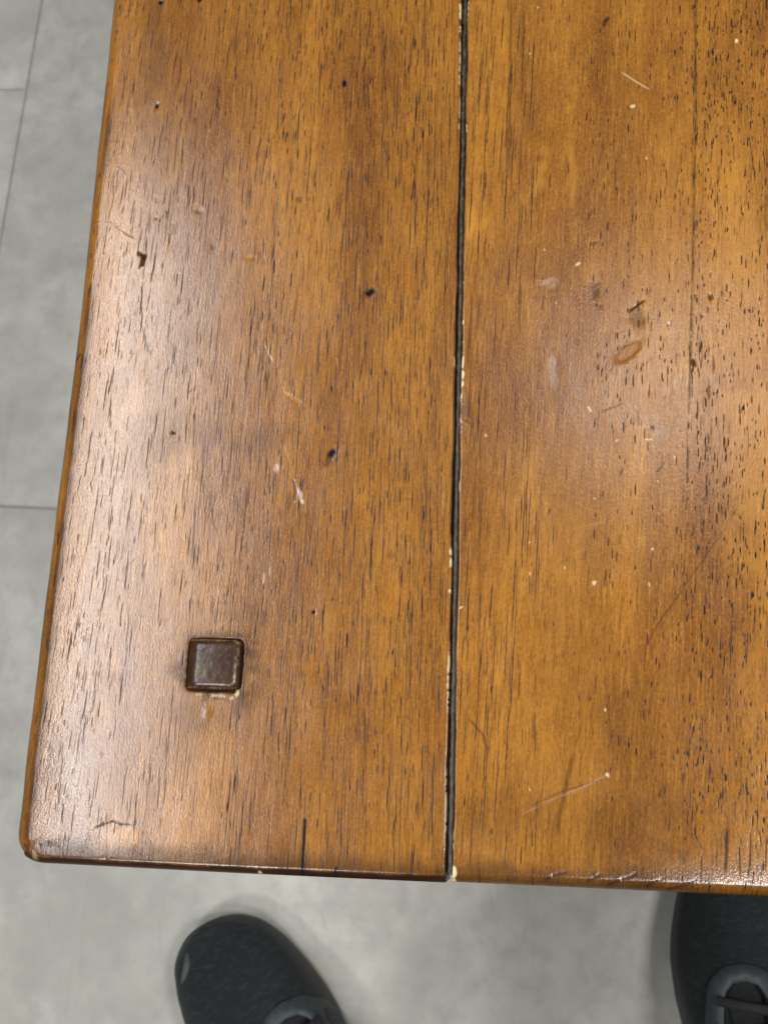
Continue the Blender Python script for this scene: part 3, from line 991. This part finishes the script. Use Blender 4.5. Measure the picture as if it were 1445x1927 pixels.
def make_shoe(name, toe, phi, mirror, label, da, db):
    root = empty(name, (toe[0], toe[1], 0), phi)
    tag(root, label, 'shoe', 'shoes of one pair on the tiled floor')
    s = -1 if mirror else 1

    def place(P):
        """shoe frame (a back from the toe, b to the inner side, z) -> local"""
        Q = np.empty(P.shape)
        Q[..., 0] = P[..., 1] * s
        Q[..., 1] = -P[..., 0]
        Q[..., 2] = P[..., 2]
        return Q

    def fix(me):
        bm = bmesh.new(); bm.from_mesh(me)
        bmesh.ops.recalc_face_normals(bm, faces=bm.faces[:])
        bm.to_mesh(me); bm.free()
        return me
    # upper
    t = np.linspace(0, 1, 110)
    a = SL * (1 - np.cos(t * np.pi)) / 2
    lo, md = outline(a)
    c = centre(a)
    th = np.linspace(0, np.pi, 61)
    H = height(a)
    b = np.where(np.cos(th)[None] > 0, c[:, None] + (md - c)[:, None] * np.cos(th)[None], c[:, None] + (lo + c)[:, None] * np.cos(th)[None])
    z = Z0 + (H - Z0)[:, None] * np.sin(th)[None] ** .85
    A = np.broadcast_to(a[:, None], b.shape)
    wr = .0008 * (fbm(A * 60, b * 60, 201 + mirror) - .5)
    P = np.stack([A, b, z + wr * np.sin(th)[None]], -1)
    bc = .25 * (b[:-1, :-1] + b[1:, :-1] + b[1:, 1:] + b[:-1, 1:])
    ac = .5 * (A[:-1, :-1] + A[1:, :-1])
    zc = .25 * (z[:-1, :-1] + z[1:, :-1] + z[1:, 1:] + z[:-1, 1:])
    hole = (((ac - .228) / .058) ** 2 + (bc / .030) ** 2 < 1) & (zc > .045)
    throat = (ac > .100 + da) & (ac < .20) & (np.abs(bc - .006 - db) < .0125) & (zc > .04)
    me = grid_mesh('upper', place(P), keep=~(hole | throat))
    zone = sstep(.028, .045, A) * (1 - sstep(.030, .05, np.abs(b - c[:, None] + .004)))
    at_ = me.attributes.new('mesh_zone', 'FLOAT', 'POINT')
    at_.data.foreach_set('value', zone.reshape(-1).astype(np.float32))
    up = link('upper', fix(me), M_knit, root)
    # sole
    ring = np.concatenate([np.stack([a, -lo], 1), np.stack([a, md], 1)[::-1]])
    cen = np.array([.14, -.004])
    rings = []
    for (k, zz) in [(.93, 0.0), (1.0, .004), (1.018, .012), (1.015, .020), (1.0, .0235), (.985, .026)]:
        R_ = cen + (ring - cen) * k
        lift = .006 * np.clip(1 - R_[:, 0] / .06, 0, 1) ** 2 * (1 - zz / .03)
        rings.append(np.stack([R_[:, 0], R_[:, 1], zz + lift], 1))
    me = grid_mesh('sole', place(np.array(rings)), close_v=True)
    bm = bmesh.new(); bm.from_mesh(me)
    bm.verts.ensure_lookup_table()
    n = len(ring)
    try: bm.faces.new([bm.verts[i] for i in range(n)])
    except ValueError: pass
    bmesh.ops.remove_doubles(bm, verts=bm.verts[:], dist=1e-5)
    bmesh.ops.recalc_face_normals(bm, faces=bm.faces[:])
    bm.to_mesh(me); bm.free()
    link('sole', me, M_sole, root)
    # footbed seen through the opening
    g = np.stack([np.stack([a, -lo * .9 * u + md * .9 * (1 - u), np.full(len(a), .030)], 1) for u in np.linspace(0, 1, 7)], 1)
    link('footbed', grid_mesh('footbed', place(g)), M_lining, root)
    # tongue under the laces
    ta = np.linspace(.094 + da, .205, 24); tb = np.linspace(-1, 1, 13)
    TA, TB = np.meshgrid(ta, tb, indexing='ij')
    TBm = .006 + db + TB * (.016 + .006 * sstep(.15, .2, TA))
    TZ = top_z(TA.reshape(-1), TBm.reshape(-1)).reshape(TA.shape) - .0035 - .002 * TB ** 2 + .014 * sstep(.17, .205, TA)
    link('tongue', fix(grid_mesh('tongue', place(np.stack([TA, TBm, TZ], -1)))), M_lining, root)
    # U shaped lace stay
    path = [(.200, -.0195), (.165, -.0175), (.130, -.0155), (.112, -.0130), (.100, -.0065), (.0965, .005), (.0985, .0165), (.107, .0245), (.130, .0285), (.165, .0300), (.200, .0320)]
    path = np.array(path) + np.array([da, db])
    tt = np.linspace(0, len(path) - 1, 90)
    pp = np.stack([np.interp(tt, range(len(path)), path[:, i]) for i in (0, 1)], 1)
    for _ in range(4):
        pp[1:-1] = (pp[:-2] + 2 * pp[1:-1] + pp[2:]) / 4
    T = np.gradient(pp, axis=0); T /= np.linalg.norm(T, axis=1)[:, None]
    Nn = np.stack([-T[:, 1], T[:, 0]], 1)
    prof = [(-1.0, -.004), (-1.0, .0012), (-.85, .0026), (0, .0030), (.85, .0026), (1.0, .0012), (1.0, -.004)]
    wdt = .0046 + .0012 * np.sin(np.linspace(0, np.pi, 90))
    G = []
    for (o_, dz) in prof:
        q = pp + Nn * (o_ * wdt)[:, None]
        zz = top_z(q[:, 0], q[:, 1]) + dz
        G.append(np.stack([q[:, 0], q[:, 1], zz], 1))
    stay = link('lace_stay', fix(grid_mesh('lace_stay', place(np.stack(G, 1)))), M_stay, root)
    # eyelets and laces
    for i, aa in enumerate(np.array((.114, .130, .148, .166, .184)) + da):
        bl, bm_ = np.interp(aa, path[:4, 0][::-1], path[:4, 1][::-1]), np.interp(aa, path[-4:, 0], path[-4:, 1])
        for bb in (bl + .0015, bm_ - .0015):
            an = np.linspace(0, 2 * np.pi, 15)
            ringp = np.stack([aa + .0012 * np.cos(an), bb + .0012 * np.sin(an), np.full(15, float(top_z(np.array([aa]), np.array([bb]))[0]) + .0031)], 1)
            link('eyelet', tube_mesh('eyelet', place(ringp), .0011, 7, .4), M_lace, stay)
        u = np.linspace(0, 1, 22)
        la = aa + .010 * u * (1 if i % 2 else -1) * .6 + (0 if i % 2 else .006)
        lb = bl + (bm_ - bl) * u
        lz = top_z(la, lb) + .0042 + .002 * np.sin(np.pi * u)
        link('lace', tube_mesh('lace', place(np.stack([la, lb, lz], 1)), .0034, 9, .45), M_lace, root)
    # collar round the opening
    an = np.linspace(0, 2 * np.pi, 70)
    ca_ = .228 + .059 * np.cos(an); cb = .031 * np.sin(an)
    cz = top_z(ca_, cb * .9) + .001 + .004 * np.cos(an)
    cz = np.maximum(cz, .066)
    link('collar', tube_mesh('collar', place(np.stack([ca_, cb, cz], 1)), .0055, 10), M_lining, root)
    # trouser leg above the shoe, out of the picture
    zz = np.linspace(.075, .82, 26)
    ra = .062 + .026 * sstep(.1, .8, zz) + .004 * np.sin(zz * 40) * (1 - sstep(.1, .35, zz))
    tp = np.stack([.232 + .05 * sstep(.1, .9, zz), 0 * zz, zz], 1)
    an = np.linspace(0, 2 * np.pi, 26, endpoint=False)
    rim = np.stack([tp[:, 0][:, None] + ra[:, None] * np.cos(an), ra[:, None] * .92 * np.sin(an), np.broadcast_to(zz[:, None], (26, 26))], -1)
    tm = grid_mesh('trouser_leg', place(rim), close_v=True)
    link('trouser_leg', fix(tm), M_cloth, root)
    # small reflective patch on the outer toe
    if not mirror:
        pa = np.linspace(0, 1, 24)
        cx, cy = PATCH
        path2 = np.stack([cx + .0125 * (pa - .5) * 1.4, cy + .0075 * (pa - .5) * -1.5], 1)
        path2[:, 1] += .0022 * np.sin(np.pi * pa)
        zz = top_z(path2[:, 0], path2[:, 1])
        link('toe_patch', tube_mesh('toe_patch', place(np.stack([path2[:, 0], path2[:, 1], zz + .0006], 1)), .0030 * np.sin(np.pi * (pa * .9 + .05)) ** .5, 8, .3), M_patch, root)
    return root


PATCH = (.0210, -.0435)
TOE_L = at(428, 1721, .03)
make_shoe('shoe', TOE_L, math.radians(28), False, 'dark grey knit shoe whose whole toe shows below the corner of the table', -.018, .014)
make_shoe('shoe', (.3485, .022), math.radians(3), True, 'dark grey shoe whose toe is hidden under the table edge', .004, -.003)
